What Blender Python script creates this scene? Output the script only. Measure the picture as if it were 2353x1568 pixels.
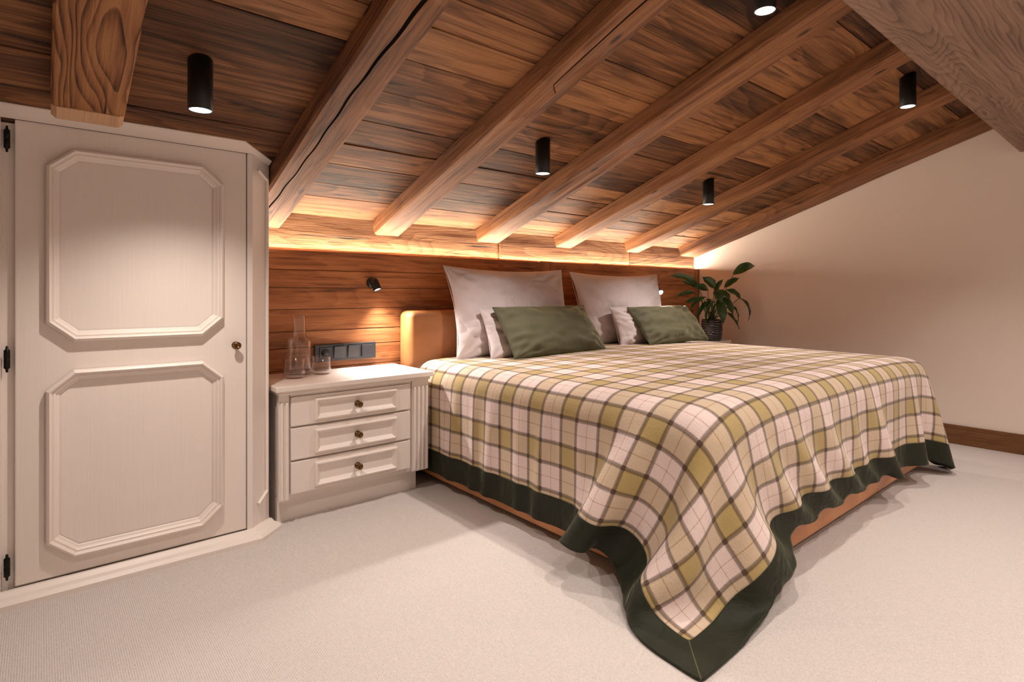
import bpy, bmesh, math, random
import numpy as np
from mathutils import Vector, Matrix, noise
for o in list(bpy.data.objects): bpy.data.objects.remove(o)
scn=bpy.context.scene; COL=scn.collection
# ---------------------------------------------------------------- camera
cam=bpy.data.cameras.new('camera'); camo=bpy.data.objects.new('camera',cam); COL.objects.link(camo)
camo.location=(0,0,.92); camo.rotation_euler=(math.pi/2,0,-.6966)
cam.sensor_width=36; cam.sensor_fit='HORIZONTAL'; cam.lens=1293.3/2353*36; cam.shift_y=-(784-672.3)/2353
cam.clip_start=.02; scn.camera=camo
# ---------------------------------------------------------------- world, exposure
w=bpy.data.worlds.new('world'); scn.world=w; w.use_nodes=True
w.node_tree.nodes['Background'].inputs[0].default_value=(1,.85,.76,1)
w.node_tree.nodes['Background'].inputs[1].default_value=.10
scn.view_settings.view_transform='Standard'; scn.view_settings.look='None'
scn.view_settings.exposure=0.0; scn.view_settings.gamma=1; scn.view_settings.use_curve_mapping=False
scn.cycles.use_denoising=True; scn.cycles.max_bounces=10; scn.cycles.transparent_max_bounces=12
scn.cycles.caustics_reflective=False; scn.cycles.caustics_refractive=False
scn.cycles.sample_clamp_indirect=6
WARM=(1,.88,.79); SPOT_W=36.5; LAMP_W=34.0; STRIP_W=30.0
STRIP_C=(1,.83,.66); LAMP_C=(1,.90,.84)
# ---------------------------------------------------------------- key dimensions
XR=4.27; YP=2.635; YS=2.685; K=.3386; AL=math.atan(K)
def ZC(y): return 1.305-K*(y-2.629)      # underside of the ceiling boards
def ZB(y): return 1.228-K*(y-2.629)      # underside of the rafters
random.seed(7)
# ---------------------------------------------------------------- helpers
def link(name,me,mat=None,parent=None,loc=None,rot=None):
    o=bpy.data.objects.new(name,me); COL.objects.link(o)
    if mat and me is not None and not me.materials: me.materials.append(mat)
    if loc: o.location=loc
    if rot: o.rotation_euler=rot
    if parent: o.parent=parent
    return o
def thing(name,label,cat,loc=(0,0,0),rot=None,group=None):
    o=bpy.data.objects.new(name,None); COL.objects.link(o); o.empty_display_size=.05
    o.location=loc
    if rot: o.rotation_euler=rot
    o['label']=label; o['category']=cat
    if group: o['group']=group
    return o
def tag(o,label=None,cat=None,group=None,kind=None):
    if label:o['label']=label
    if cat:o['category']=cat
    if group:o['group']=group
    if kind:o['kind']=kind
    return o
def bm_new(): return bmesh.new()
def bm_box(bm,x0,x1,y0,y1,z0,z1):
    r=bmesh.ops.create_cube(bm,size=1)
    for v in r['verts']: v.co=Vector(((x0+x1)/2+v.co.x*(x1-x0),(y0+y1)/2+v.co.y*(y1-y0),(z0+z1)/2+v.co.z*(z1-z0)))
    return r['verts']
def bm_mesh(bm,name='m',smooth=False,bev=0,seg=2):
    if bev: bmesh.ops.bevel(bm,geom=list(bm.edges),offset=bev,segments=seg,profile=.5,affect='EDGES',clamp_overlap=True)
    bmesh.ops.recalc_face_normals(bm,faces=bm.faces)
    me=bpy.data.meshes.new(name); bm.to_mesh(me); bm.free()
    for p in me.polygons: p.use_smooth=smooth
    return me
def box(name,x0,x1,y0,y1,z0,z1,mat,parent=None,bev=0,seg=2):
    """box whose object origin sits at the middle of its base"""
    cx,cy=(x0+x1)/2,(y0+y1)/2
    bm=bm_new(); bm_box(bm,x0-cx,x1-cx,y0-cy,y1-cy,0,z1-z0)
    return link(name,bm_mesh(bm,name,bev=bev,seg=seg),mat,parent,(cx,cy,z0))
def pydata(name,v,f,smooth=False):
    me=bpy.data.meshes.new(name); me.from_pydata(v,[],f); me.update()
    for p in me.polygons:p.use_smooth=smooth
    return me
def lathe_mesh(name,prof,n=32,smooth=True,closed=False):
    v=[];f=[]
    m=len(prof)
    for i in range(n):
        a=2*math.pi*i/n
        for r,z in prof: v.append((r*math.cos(a),r*math.sin(a),z))
    for i in range(n):
        j=(i+1)%n
        for k in range(m-1 if not closed else m):
            l=(k+1)%m
            f.append((i*m+k,j*m+k,j*m+l,i*m+l))
    me=pydata(name,v,f,smooth)
    bm=bmesh.new(); bm.from_mesh(me); bmesh.ops.remove_doubles(bm,verts=bm.verts,dist=1e-6)
    bmesh.ops.recalc_face_normals(bm,faces=bm.faces); bm.to_mesh(me); bm.free()
    for p in me.polygons:p.use_smooth=smooth
    return me
def sweep(name,path,prof,closed=True,normal=(0,-1,0)):
    """mitred sweep of a profile [(out, up)] along a planar path; 'up' follows normal, 'out' points away from the path's centre"""
    n=Vector(normal); P=[Vector(p) for p in path]; N=len(P); cen=sum(P,Vector())/N
    v=[];f=[];m=len(prof)
    for i in range(N):
        a=P[i]-P[i-1] if (closed or i>0) else P[1]-P[0]
        b=P[(i+1)%N]-P[i] if (closed or i<N-1) else P[-1]-P[-2]
        a.normalize();b.normalize()
        na=a.cross(n);nb=b.cross(n)
        mid=(na+nb); mid.normalize(); k=1/max(.3,mid.dot(na))
        if closed and (mid.dot(P[i]-cen)<0): mid=-mid
        for o,u in prof: v.append(P[i]+mid*(o*k)+n*u)
    for i in range(N if closed else N-1):
        j=(i+1)%N
        for q in range(m-1): f.append((i*m+q,j*m+q,j*m+q+1,i*m+q+1))
    if not closed: f.append(tuple(range(m))); f.append(tuple((N-1)*m+q for q in range(m)))
    me=pydata(name,v,f)
    bm=bmesh.new(); bm.from_mesh(me); bmesh.ops.recalc_face_normals(bm,faces=bm.faces); bm.to_mesh(me); bm.free()
    return me
def tube(name,pts,rad,n=8,caps=True):
    P=[Vector(p) for p in pts]; v=[];f=[]
    up=Vector((0,0,1))
    for i,p in enumerate(P):
        t=(P[min(i+1,len(P)-1)]-P[max(i-1,0)]).normalized()
        s=t.cross(up)
        if s.length<1e-3: s=t.cross(Vector((1,0,0)))
        s.normalize(); b=s.cross(t)
        r=rad[i] if isinstance(rad,(list,tuple)) else rad
        for k in range(n):
            a=2*math.pi*k/n; v.append(p+s*(r*math.cos(a))+b*(r*math.sin(a)))
    for i in range(len(P)-1):
        for k in range(n):
            l=(k+1)%n; f.append((i*n+k,i*n+l,(i+1)*n+l,(i+1)*n+k))
    if caps: f.append(tuple(reversed(range(n)))); f.append(tuple((len(P)-1)*n+k for k in range(n)))
    return pydata(name,v,f,True)
# ---------------------------------------------------------------- materials
class NT:
    def __init__(s,name):
        s.m=bpy.data.materials.new(name); s.m.use_nodes=True; s.t=s.m.node_tree; s.b=s.t.nodes['Principled BSDF']
    def n(s,ty,**kw):
        x=s.t.nodes.new(ty)
        for k,v in kw.items():
            if k in('i',):
                for a,b in v.items(): x.inputs[a].default_value=b
            else: setattr(x,k,v)
        return x
    def l(s,a,b): s.t.links.new(a,b)
    def math(s,op,a,b=None,c=None,clamp=False):
        x=s.t.nodes.new('ShaderNodeMath'); x.operation=op; x.use_clamp=clamp
        for i,v in enumerate((a,b,c)):
            if v is None: continue
            if isinstance(v,(int,float)): x.inputs[i].default_value=v
            else: s.l(v,x.inputs[i])
        return x.outputs[0]
    def mix(s,fac,a,b,mode='MIX'):
        x=s.t.nodes.new('ShaderNodeMix'); x.data_type='RGBA'; x.blend_type=mode
        for i,v in ((0,fac),(6,a),(7,b)):
            if isinstance(v,(int,float)): x.inputs[i].default_value=v
            elif isinstance(v,(tuple,list)): x.inputs[i].default_value=tuple(v)+((1,) if len(v)==3 else ())
            else: s.l(v,x.inputs[i])
        return x.outputs[2]
    def ramp(s,fac,stops,interp='LINEAR'):
        x=s.t.nodes.new('ShaderNodeValToRGB'); x.color_ramp.interpolation=interp
        e=x.color_ramp.elements
        while len(e)>1: e.remove(e[0])
        e[0].position=stops[0][0]; e[0].color=tuple(stops[0][1])+(1,)
        for p,c in stops[1:]:
            k=e.new(p); k.color=tuple(c)+(1,)
        s.l(fac,x.inputs[0]); return x.outputs[0]
    def bump(s,h,st,dist=.01,prev=None):
        x=s.t.nodes.new('ShaderNodeBump'); x.inputs['Strength'].default_value=st; x.inputs['Distance'].default_value=dist
        s.l(h,x.inputs['Height'])
        if prev is not None: s.l(prev,x.inputs['Normal'])
        return x.outputs[0]
    def fin(s,col=None,rough=None,nor=None,**kw):
        for k,v in (('Base Color',col),('Roughness',rough),('Normal',nor)):
            if v is None: continue
            if isinstance(v,(int,float)): s.b.inputs[k].default_value=v
            elif isinstance(v,tuple): s.b.inputs[k].default_value=v+((1,) if len(v)==3 else ())
            else: s.l(v,s.b.inputs[k])
        for k,v in kw.items(): s.b.inputs[k].default_value=v
        return s.m
def wood(name,dark,mid,light,axis=0,rough=.62,bump=.5,flame=.5,var=.35,knots=.6,cracks=.5,fine=1.0,stain=.35,tone=None,nring=16,figure=1.0):
    """old softwood: axis = the local axis the grain follows"""
    s=NT(name)
    tc=s.n('ShaderNodeTexCoord'); oi=s.n('ShaderNodeObjectInfo')
    off=s.n('ShaderNodeVectorMath',operation='SCALE'); cmb=s.n('ShaderNodeCombineXYZ')
    s.l(oi.outputs['Random'],cmb.inputs[0]); r2=s.math('FRACT',s.math('MULTIPLY',oi.outputs['Random'],17.3)); s.l(r2,cmb.inputs[1]); s.l(s.math('FRACT',s.math('MULTIPLY',oi.outputs['Random'],91.7)),cmb.inputs[2])
    s.l(cmb.outputs[0],off.inputs[0]); off.inputs['Scale'].default_value=23.0
    add=s.n('ShaderNodeVectorMath',operation='ADD'); s.l(tc.outputs['Object'],add.inputs[0]); s.l(off.outputs[0],add.inputs[1])
    def mp(along,across):
        m=s.n('ShaderNodeMapping'); sc=[across]*3; sc[axis]=along; m.inputs['Scale'].default_value=sc; s.l(add.outputs[0],m.inputs[0]); return m.outputs[0]
    def nz(v,scale,detail=6,rough=.6,dist=0):
        x=s.n('ShaderNodeTexNoise'); x.inputs['Scale'].default_value=scale; x.inputs['Detail'].default_value=detail
        x.inputs['Roughness'].default_value=rough; x.inputs['Distortion'].default_value=dist; s.l(v,x.inputs['Vector']); return x.outputs[0]
    big=nz(mp(.42*figure,2.6*figure),1.3,3,.45,.25)               # long flowing figure
    rings=s.math('FRACT',s.math('MULTIPLY',big,nring))
    ring=s.math('POWER',rings,2.2)
    ring=s.math('MULTIPLY',ring,s.math('SUBTRACT',1,s.math('POWER',rings,24)))
    streak=nz(mp(1.2,62*fine),1.6,8,.72)
    streak2=nz(mp(.7,17*fine),1.6,5,.6,.15)
    fibre=nz(mp(5,260*fine),1.6,3,.7)
    broad=nz(mp(.9,4),1.2,2,.5)
    f=s.math('ADD',s.math('MULTIPLY',s.math('SUBTRACT',ring,.35),-.42*flame),s.math('ADD',s.math('MULTIPLY',s.math('SUBTRACT',streak,.5),1.15),s.math('MULTIPLY',s.math('SUBTRACT',broad,.5),.7)))
    f=s.math('ADD',f,s.math('ADD',s.math('MULTIPLY',s.math('SUBTRACT',streak2,.5),.8),s.math('MULTIPLY',s.math('SUBTRACT',fibre,.5),.45)))
    f=s.math('ADD',f,s.math('MULTIPLY',s.math('SUBTRACT',oi.outputs['Random'],.5),var))
    f=s.math('ADD',f,.46)
    col=s.ramp(f,[(.12,dark),(.46,mid),(.86,light)])
    # dark weather stains
    st=nz(mp(1.1,9),1.7,4,.6,.3)
    sm=s.ramp(st,[(.56,(0,0,0)),(.70,(1,1,1))])
    col=s.mix(s.math('MULTIPLY',sm,stain),col,tuple(c*.28 for c in dark))
    # knots
    m=s.n('ShaderNodeMapping'); sc=[9.5]*3; sc[axis]=3.6; m.inputs['Scale'].default_value=sc; s.l(add.outputs[0],m.inputs[0])
    vo=s.n('ShaderNodeTexVoronoi'); vo.inputs['Scale'].default_value=1.0; s.l(m.outputs[0],vo.inputs['Vector'])
    kn=s.ramp(vo.outputs['Distance'],[(.055,(1,1,1)),(.13,(0,0,0))])
    col=s.mix(s.math('MULTIPLY',kn,knots),col,tuple(c*.30 for c in dark))
    # checks / cracks
    ck=nz(mp(1.5,46),1.3,3,.55,.2)
    cr=s.ramp(ck,[(.30,(1,1,1)),(.345,(0,0,0))])
    col=s.mix(s.math('MULTIPLY',cr,cracks),col,tuple(c*.16 for c in dark))
    if tone: col=s.mix(1.0,col,tone,'MULTIPLY')
    h=s.math('ADD',s.math('MULTIPLY',streak,.8),s.math('ADD',s.math('MULTIPLY',fibre,.22),s.math('MULTIPLY',ring,-.22*flame)))
    h=s.math('SUBTRACT',h,s.math('ADD',s.math('MULTIPLY',cr,.8*cracks),s.math('MULTIPLY',kn,.3)))
    return s.fin(col,rough,s.bump(h,bump,.008),**{'Specular IOR Level':.35})
def paint(name,col,axis=2,rough=.42,bump=.06):
    s=NT(name); tc=s.n('ShaderNodeTexCoord'); m=s.n('ShaderNodeMapping'); sc=[120]*3; sc[axis]=3; m.inputs['Scale'].default_value=sc
    s.l(tc.outputs['Object'],m.inputs[0]); x=s.n('ShaderNodeTexNoise'); x.inputs['Scale'].default_value=1.6; x.inputs['Detail'].default_value=4; s.l(m.outputs[0],x.inputs['Vector'])
    c=s.mix(s.ramp(x.outputs[0],[(.35,(0,0,0)),(.7,(1,1,1))]),tuple(k*.97 for k in col),col)
    return s.fin(c,rough,s.bump(x.outputs[0],bump,.003))
def plain(name,col,rough=.5,metal=0,**kw):
    s=NT(name); return s.fin(tuple(col),rough,None,Metallic=metal,**kw)
def emis(name,col,st):
    s=NT(name); return s.fin((0,0,0),1,None,**{'Emission Color':tuple(col)+(1,),'Emission Strength':st})
M={}
M['plank']=wood('ceiling_board_wood',(.036,.016,.007),(.205,.094,.040),(.47,.25,.115),0,bump=.55,flame=.6,var=.62,knots=.8,cracks=.6,stain=.6,tone=(0.86, 0.76, 0.66))
M['panel']=wood('panelling_wood',(.14,.052,.020),(.42,.18,.070),(.62,.31,.14),0,bump=.3,flame=.35,var=.2,knots=.5,cracks=.45,stain=.6,rough=.5,fine=.6,tone=(0.92, 0.84, 0.76))
M['panelv']=wood('panel_post_wood',(.12,.045,.018),(.30,.125,.05),(.46,.21,.09),2,bump=.3,flame=.3,var=.2,stain=.3,fine=.6)
M['rafter']=wood('rafter_wood',(.085,.034,.014),(.30,.140,.060),(.52,.275,.125),1,bump=.8,flame=.45,var=.16,knots=.85,cracks=.55,stain=.35,fine=.8,tone=(0.88, 0.78, 0.68))
M['rafter_flame']=wood('rafter_weathered_wood',(.075,.028,.010),(.33,.150,.062),(.54,.29,.13),1,bump=1.0,flame=1.5,var=.0,knots=.2,cracks=.9,stain=.1,fine=.6,nring=22,figure=1.5,tone=(0.9, 0.8, 0.7))
M['cut']=wood('fresh_cut_wood',(.44,.25,.14),(.54,.33,.19),(.62,.40,.24),1,bump=.2,flame=.2,knots=.1,cracks=.1,stain=.0)
M['beam']=wood('purlin_wood',(.13,.078,.053),(.26,.168,.122),(.36,.245,.18),0,bump=.6,flame=1.0,var=.0,knots=.3,cracks=.15,stain=.1,fine=.8,nring=38,figure=1.15,tone=(0.9, 0.84, 0.8))
M['sill']=wood('wall_plate_wood',(.085,.038,.017),(.25,.125,.060),(.40,.235,.125),0,bump=1.0,flame=.7,var=.35,knots=.4,cracks=1.0,stain=.15,fine=.55,nring=26,tone=(0.9, 0.8, 0.7))
M['deep']=plain('deep_crack_shade',(.018,.009,.005),.9)  # near-black brown that paints the shade inside the rafter cracks
M['base']=wood('skirting_wood',(.07,.026,.008),(.15,.062,.022),(.22,.10,.038),1,bump=.15,flame=.4,knots=.2,cracks=.1,stain=.1)
M['paint']=paint('cream_paint',(.84,.76,.70))
M['painth']=paint('cream_paint_horizontal',(.84,.76,.70),0)
M['dark']=plain('blackened_iron',(.012,.011,.010),.38,.7)
M['black']=plain('matt_black_metal',(.006,.006,.006),.45)
M['bronze']=plain('aged_brass',(.16,.085,.035),.32,.9)
M['anthra']=plain('anthracite_plastic',(.030,.033,.038),.42)
M['anthra2']=plain('anthracite_plastic_dark',(.012,.013,.015),.5)
M['reflector']=emis('lamp_reflector_glow',(1,.95,.92),7)
M['lens']=emis('reading_lamp_glow',(1,.95,.92),60)
M['strip']=emis('light_strip_glow',STRIP_C,5)
def mk():
    s=NT('wall_plaster'); tc=s.n('ShaderNodeTexCoord'); x=s.n('ShaderNodeTexNoise'); x.inputs['Scale'].default_value=60; x.inputs['Detail'].default_value=5; s.l(tc.outputs['Object'],x.inputs['Vector'])
    M['wall']=s.fin((.86,.76,.68),.85,s.bump(x.outputs[0],.08,.004))
    s=NT('carpet'); tc=s.n('ShaderNodeTexCoord')
    wv=s.n('ShaderNodeTexWave'); wv.inputs['Scale'].default_value=62; wv.inputs['Distortion'].default_value=1.3; wv.inputs['Detail'].default_value=2; wv.inputs['Detail Scale'].default_value=6; s.l(tc.outputs['Object'],wv.inputs['Vector'])
    a=s.n('ShaderNodeTexNoise'); a.inputs['Scale'].default_value=260; a.inputs['Detail'].default_value=3; s.l(tc.outputs['Object'],a.inputs['Vector'])
    b=s.n('ShaderNodeTexNoise'); b.inputs['Scale'].default_value=1.7; b.inputs['Detail'].default_value=2; s.l(tc.outputs['Object'],b.inputs['Vector'])
    h=s.math('ADD',s.math('MULTIPLY',wv.outputs[0],.45),a.outputs[0])
    c=s.ramp(h,[(.35,(.46,.405,.375)),(.8,(.66,.60,.57))])
    c=s.mix(s.math('MULTIPLY',b.outputs[0],.25),c,(.66,.61,.58))
    M['carpet']=s.fin(c,.95,s.bump(h,.55,.004),**{'Sheen Weight':.2,'Specular IOR Level':.1})
    s=NT('tan_leather'); tc=s.n('ShaderNodeTexCoord'); v=s.n('ShaderNodeTexVoronoi'); v.inputs['Scale'].default_value=420; s.l(tc.outputs['Object'],v.inputs['Vector'])
    a=s.n('ShaderNodeTexNoise'); a.inputs['Scale'].default_value=4; a.inputs['Detail'].default_value=4; a.inputs['Distortion'].default_value=.8; s.l(tc.outputs['Object'],a.inputs['Vector'])
    c=s.ramp(a.outputs[0],[(.3,(.25,.095,.030)),(.7,(.39,.16,.055))])
    M['leather']=s.fin(c,.40,s.bump(v.outputs[0],.12,.001,s.bump(a.outputs[0],.25,.02)),**{'Specular IOR Level':.45})
    M['leather_base']=s.m.copy(); M['leather_base'].name='tan_leather_base'
    for nd in M['leather_base'].node_tree.nodes:
        if nd.type=='VALTORGB': nd.color_ramp.elements[0].color=(.44,.17,.06,1); nd.color_ramp.elements[1].color=(.66,.29,.11,1)
    s=NT('white_cotton'); tc=s.n('ShaderNodeTexCoord'); a=s.n('ShaderNodeTexNoise'); a.inputs['Scale'].default_value=3.6; a.inputs['Detail'].default_value=2; a.inputs['Distortion'].default_value=1.8; s.l(tc.outputs['Object'],a.inputs['Vector'])
    wr=s.math('ABSOLUTE',s.math('SUBTRACT',a.outputs[0],.5))
    wr=s.math('POWER',s.math('MULTIPLY',wr,2.0,clamp=True),.6)
    M['cotton']=s.fin((.62,.555,.56),.8,s.bump(wr,.42,.018),**{'Sheen Weight':.15,'Subsurface Weight':.0})
    s=NT('green_velvet'); tc=s.n('ShaderNodeTexCoord'); a=s.n('ShaderNodeTexNoise'); a.inputs['Scale'].default_value=7; a.inputs['Detail'].default_value=3; a.inputs['Distortion'].default_value=1.5; s.l(tc.outputs['Object'],a.inputs['Vector'])
    b=s.n('ShaderNodeTexNoise'); b.inputs['Scale'].default_value=700; s.l(tc.outputs['Object'],b.inputs['Vector'])
    c=s.mix(a.outputs[0],(.085,.082,.048),(.12,.117,.075))
    M['velvet']=s.fin(c,.75,s.bump(a.outputs[0],.3,.02,s.bump(b.outputs[0],.1,.001)),**{'Sheen Weight':1.0,'Sheen Roughness':.35,'Sheen Tint':(.62,.68,.45,1),'Specular IOR Level':.2})
    s=NT('dark_green_velvet'); tc=s.n('ShaderNodeTexCoord'); a=s.n('ShaderNodeTexNoise'); a.inputs['Scale'].default_value=9; a.inputs['Detail'].default_value=3; a.inputs['Distortion'].default_value=1.5; s.l(tc.outputs['Object'],a.inputs['Vector'])
    c=s.mix(a.outputs[0],(.012,.014,.007),(.022,.025,.013))
    sx=s.n('ShaderNodeSeparateXYZ'); s.l(tc.outputs['UV'],sx.inputs[0])
    d=s.math('ABSOLUTE',s.math('SUBTRACT',sx.outputs[0],sx.outputs[1])); ln=s.math('LESS_THAN',d,.0022)
    lt=s.math('MULTIPLY',ln,s.math('LESS_THAN',sx.outputs[0],.12)); c=s.mix(s.math('MULTIPLY',lt,.7),c,(.10,.12,.06))
    M['velvet_dark']=s.fin(c,.65,s.bump(a.outputs[0],.5,.02),**{'Sheen Weight':.35,'Sheen Roughness':.3,'Sheen Tint':(.42,.44,.30,1),'Specular IOR Level':.25})
    # woven wool plaid, laid out along the cloth's own threads (UV in metres)
    s=NT('plaid_wool'); tc=s.n('ShaderNodeTexCoord'); sx=s.n('ShaderNodeSeparateXYZ')
    nz=s.n('ShaderNodeTexNoise'); nz.inputs['Scale'].default_value=350; nz.inputs['Detail'].default_value=2; s.l(tc.outputs['UV'],nz.inputs['Vector'])
    s.l(tc.outputs['UV'],sx.inputs[0])
    PER=.174; pink=(.80,.69,.66); olive=(.53,.425,.21)
    def band(x,ph):
        jit=s.math('MULTIPLY',s.math('SUBTRACT',nz.outputs[0],.5),.006)
        p=s.math('FRACT',s.math('ADD',s.math('DIVIDE',s.math('ADD',x,jit),PER),ph))
        isol=s.math('GREATER_THAN',p,.56)
        d1=s.math('MINIMUM',s.math('ABSOLUTE',s.math('SUBTRACT',p,.56)),s.math('MINIMUM',p,s.math('SUBTRACT',1,p)))
        dk=s.math('SUBTRACT',1,s.math('MULTIPLY',s.math('SUBTRACT',d1,.026),40,clamp=True),clamp=True)
        d2=s.math('ABSOLUTE',s.math('SUBTRACT',p,.28)); rs=s.math('LESS_THAN',d2,.010)
        d3=s.math('ABSOLUTE',s.math('SUBTRACT',p,.78)); rs2=s.math('MULTIPLY',s.math('LESS_THAN',d3,.10),.0)
        c=s.mix(isol,pink,olive)
        c=s.mix(s.math('MULTIPLY',rs,.55),c,(.33,.13,.035))
        return c,dk
    cu,du=band(sx.outputs[0],.30); cv,dv=band(sx.outputs[1],.22)
    c=s.mix(.5,cu,cv)
    c=s.mix(1.0,c,s.mix(.5,(1,1,1),c),'MULTIPLY'); 
    dk=s.math('ADD',s.math('MULTIPLY',du,.70),s.math('MULTIPLY',dv,.70),clamp=True)
    c=s.mix(s.math('MULTIPLY',dk,.95),c,(.060,.033,.020))
    th=s.n('ShaderNodeTexNoise'); mpn=s.n('ShaderNodeMapping'); mpn.inputs['Scale'].default_value=(45,420,1); s.l(tc.outputs['UV'],mpn.inputs[0]); s.l(mpn.outputs[0],th.inputs['Vector']); th.inputs['Scale'].default_value=1; th.inputs['Detail'].default_value=3
    th2=s.n('ShaderNodeTexNoise'); mpn=s.n('ShaderNodeMapping'); mpn.inputs['Scale'].default_value=(420,45,1); s.l(tc.outputs['UV'],mpn.inputs[0]); s.l(mpn.outputs[0],th2.inputs['Vector']); th2.inputs['Scale'].default_value=1; th2.inputs['Detail'].default_value=3
    t=s.math('ADD',th.outputs[0],th2.outputs[0])
    c=s.mix(.9,c,s.ramp(t,[(.33,(.42,.37,.29)),(.62,(1,1,1))]),'MULTIPLY')
    c2=s.n('ShaderNodeHueSaturation'); c2.inputs['Value'].default_value=1.12; s.l(c,c2.inputs['Color'])
    M['plaid']=s.fin(c2.outputs[0],.9,s.bump(t,.5,.004),**{'Sheen Weight':.25,'Specular IOR Level':.1})
    s=NT('clear_glass'); fr=s.n('ShaderNodeLayerWeight'); fr.inputs['Blend'].default_value=.5; ff=s.math('ADD',s.math('MULTIPLY',s.math('POWER',fr.outputs['Facing'],3.0),1.0),.045)
    gl=s.n('ShaderNodeBsdfGlossy'); gl.inputs['Roughness'].default_value=.0; tr=s.n('ShaderNodeBsdfTransparent'); tr.inputs[0].default_value=(.975,.97,.965,1)
    mx=s.n('ShaderNodeMixShader'); s.l(ff,mx.inputs[0]); s.l(tr.outputs[0],mx.inputs[1]); s.l(gl.outputs[0],mx.inputs[2]); s.l(mx.outputs[0],s.t.nodes['Material Output'].inputs['Surface']); M['glass']=s.m
    s=NT('leaf_green'); tc=s.n('ShaderNodeTexCoord'); a=s.n('ShaderNodeTexNoise'); a.inputs['Scale'].default_value=22; s.l(tc.outputs['Object'],a.inputs['Vector']); oi=s.n('ShaderNodeObjectInfo')
    c=s.mix(a.outputs[0],(.014,.042,.012),(.036,.095,.020)); c=s.mix(s.math('MULTIPLY',oi.outputs['Random'],.45),c,(.055,.11,.022))
    M['leaf']=s.fin(c,.33,s.bump(a.outputs[0],.15,.004))
    M['stem']=plain('stem_green',(.05,.10,.025),.5)
    s=NT('dark_glazed_pot'); tc=s.n('ShaderNodeTexCoord'); wv=s.n('ShaderNodeTexWave'); wv.bands_direction='Z'; wv.inputs['Scale'].default_value=18; wv.inputs['Distortion'].default_value=6; wv.inputs['Detail'].default_value=3; s.l(tc.outputs['Object'],wv.inputs['Vector'])
    c=s.ramp(wv.outputs[0],[(.80,(.020,.015,.018)),(.95,(.16,.14,.14))])
    M['pot']=s.fin(c,.22,s.bump(wv.outputs[0],.6,.006))
    M['soil']=plain('potting_soil',(.03,.02,.012),.95)
mk()
def relax_corner(Q):
    for _ in range(14):
        q=Q.copy(); q[1:-1,1:-1]=(Q[:-2,1:-1]+Q[2:,1:-1]+Q[1:-1,:-2]+Q[1:-1,2:])/4
        n=Q.shape; i=np.arange(n[0])[:,None]; j=np.arange(n[1])[None,:]
        w=np.clip((9-np.maximum(i,j))/4,0,1)[...,None]*.8
        q[0,1:-1]=Q[0,1:-1]; Q=Q*(1-w)+q*w
        Q[...,2]=np.maximum(Q[...,2],.010)
    return Q
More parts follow.
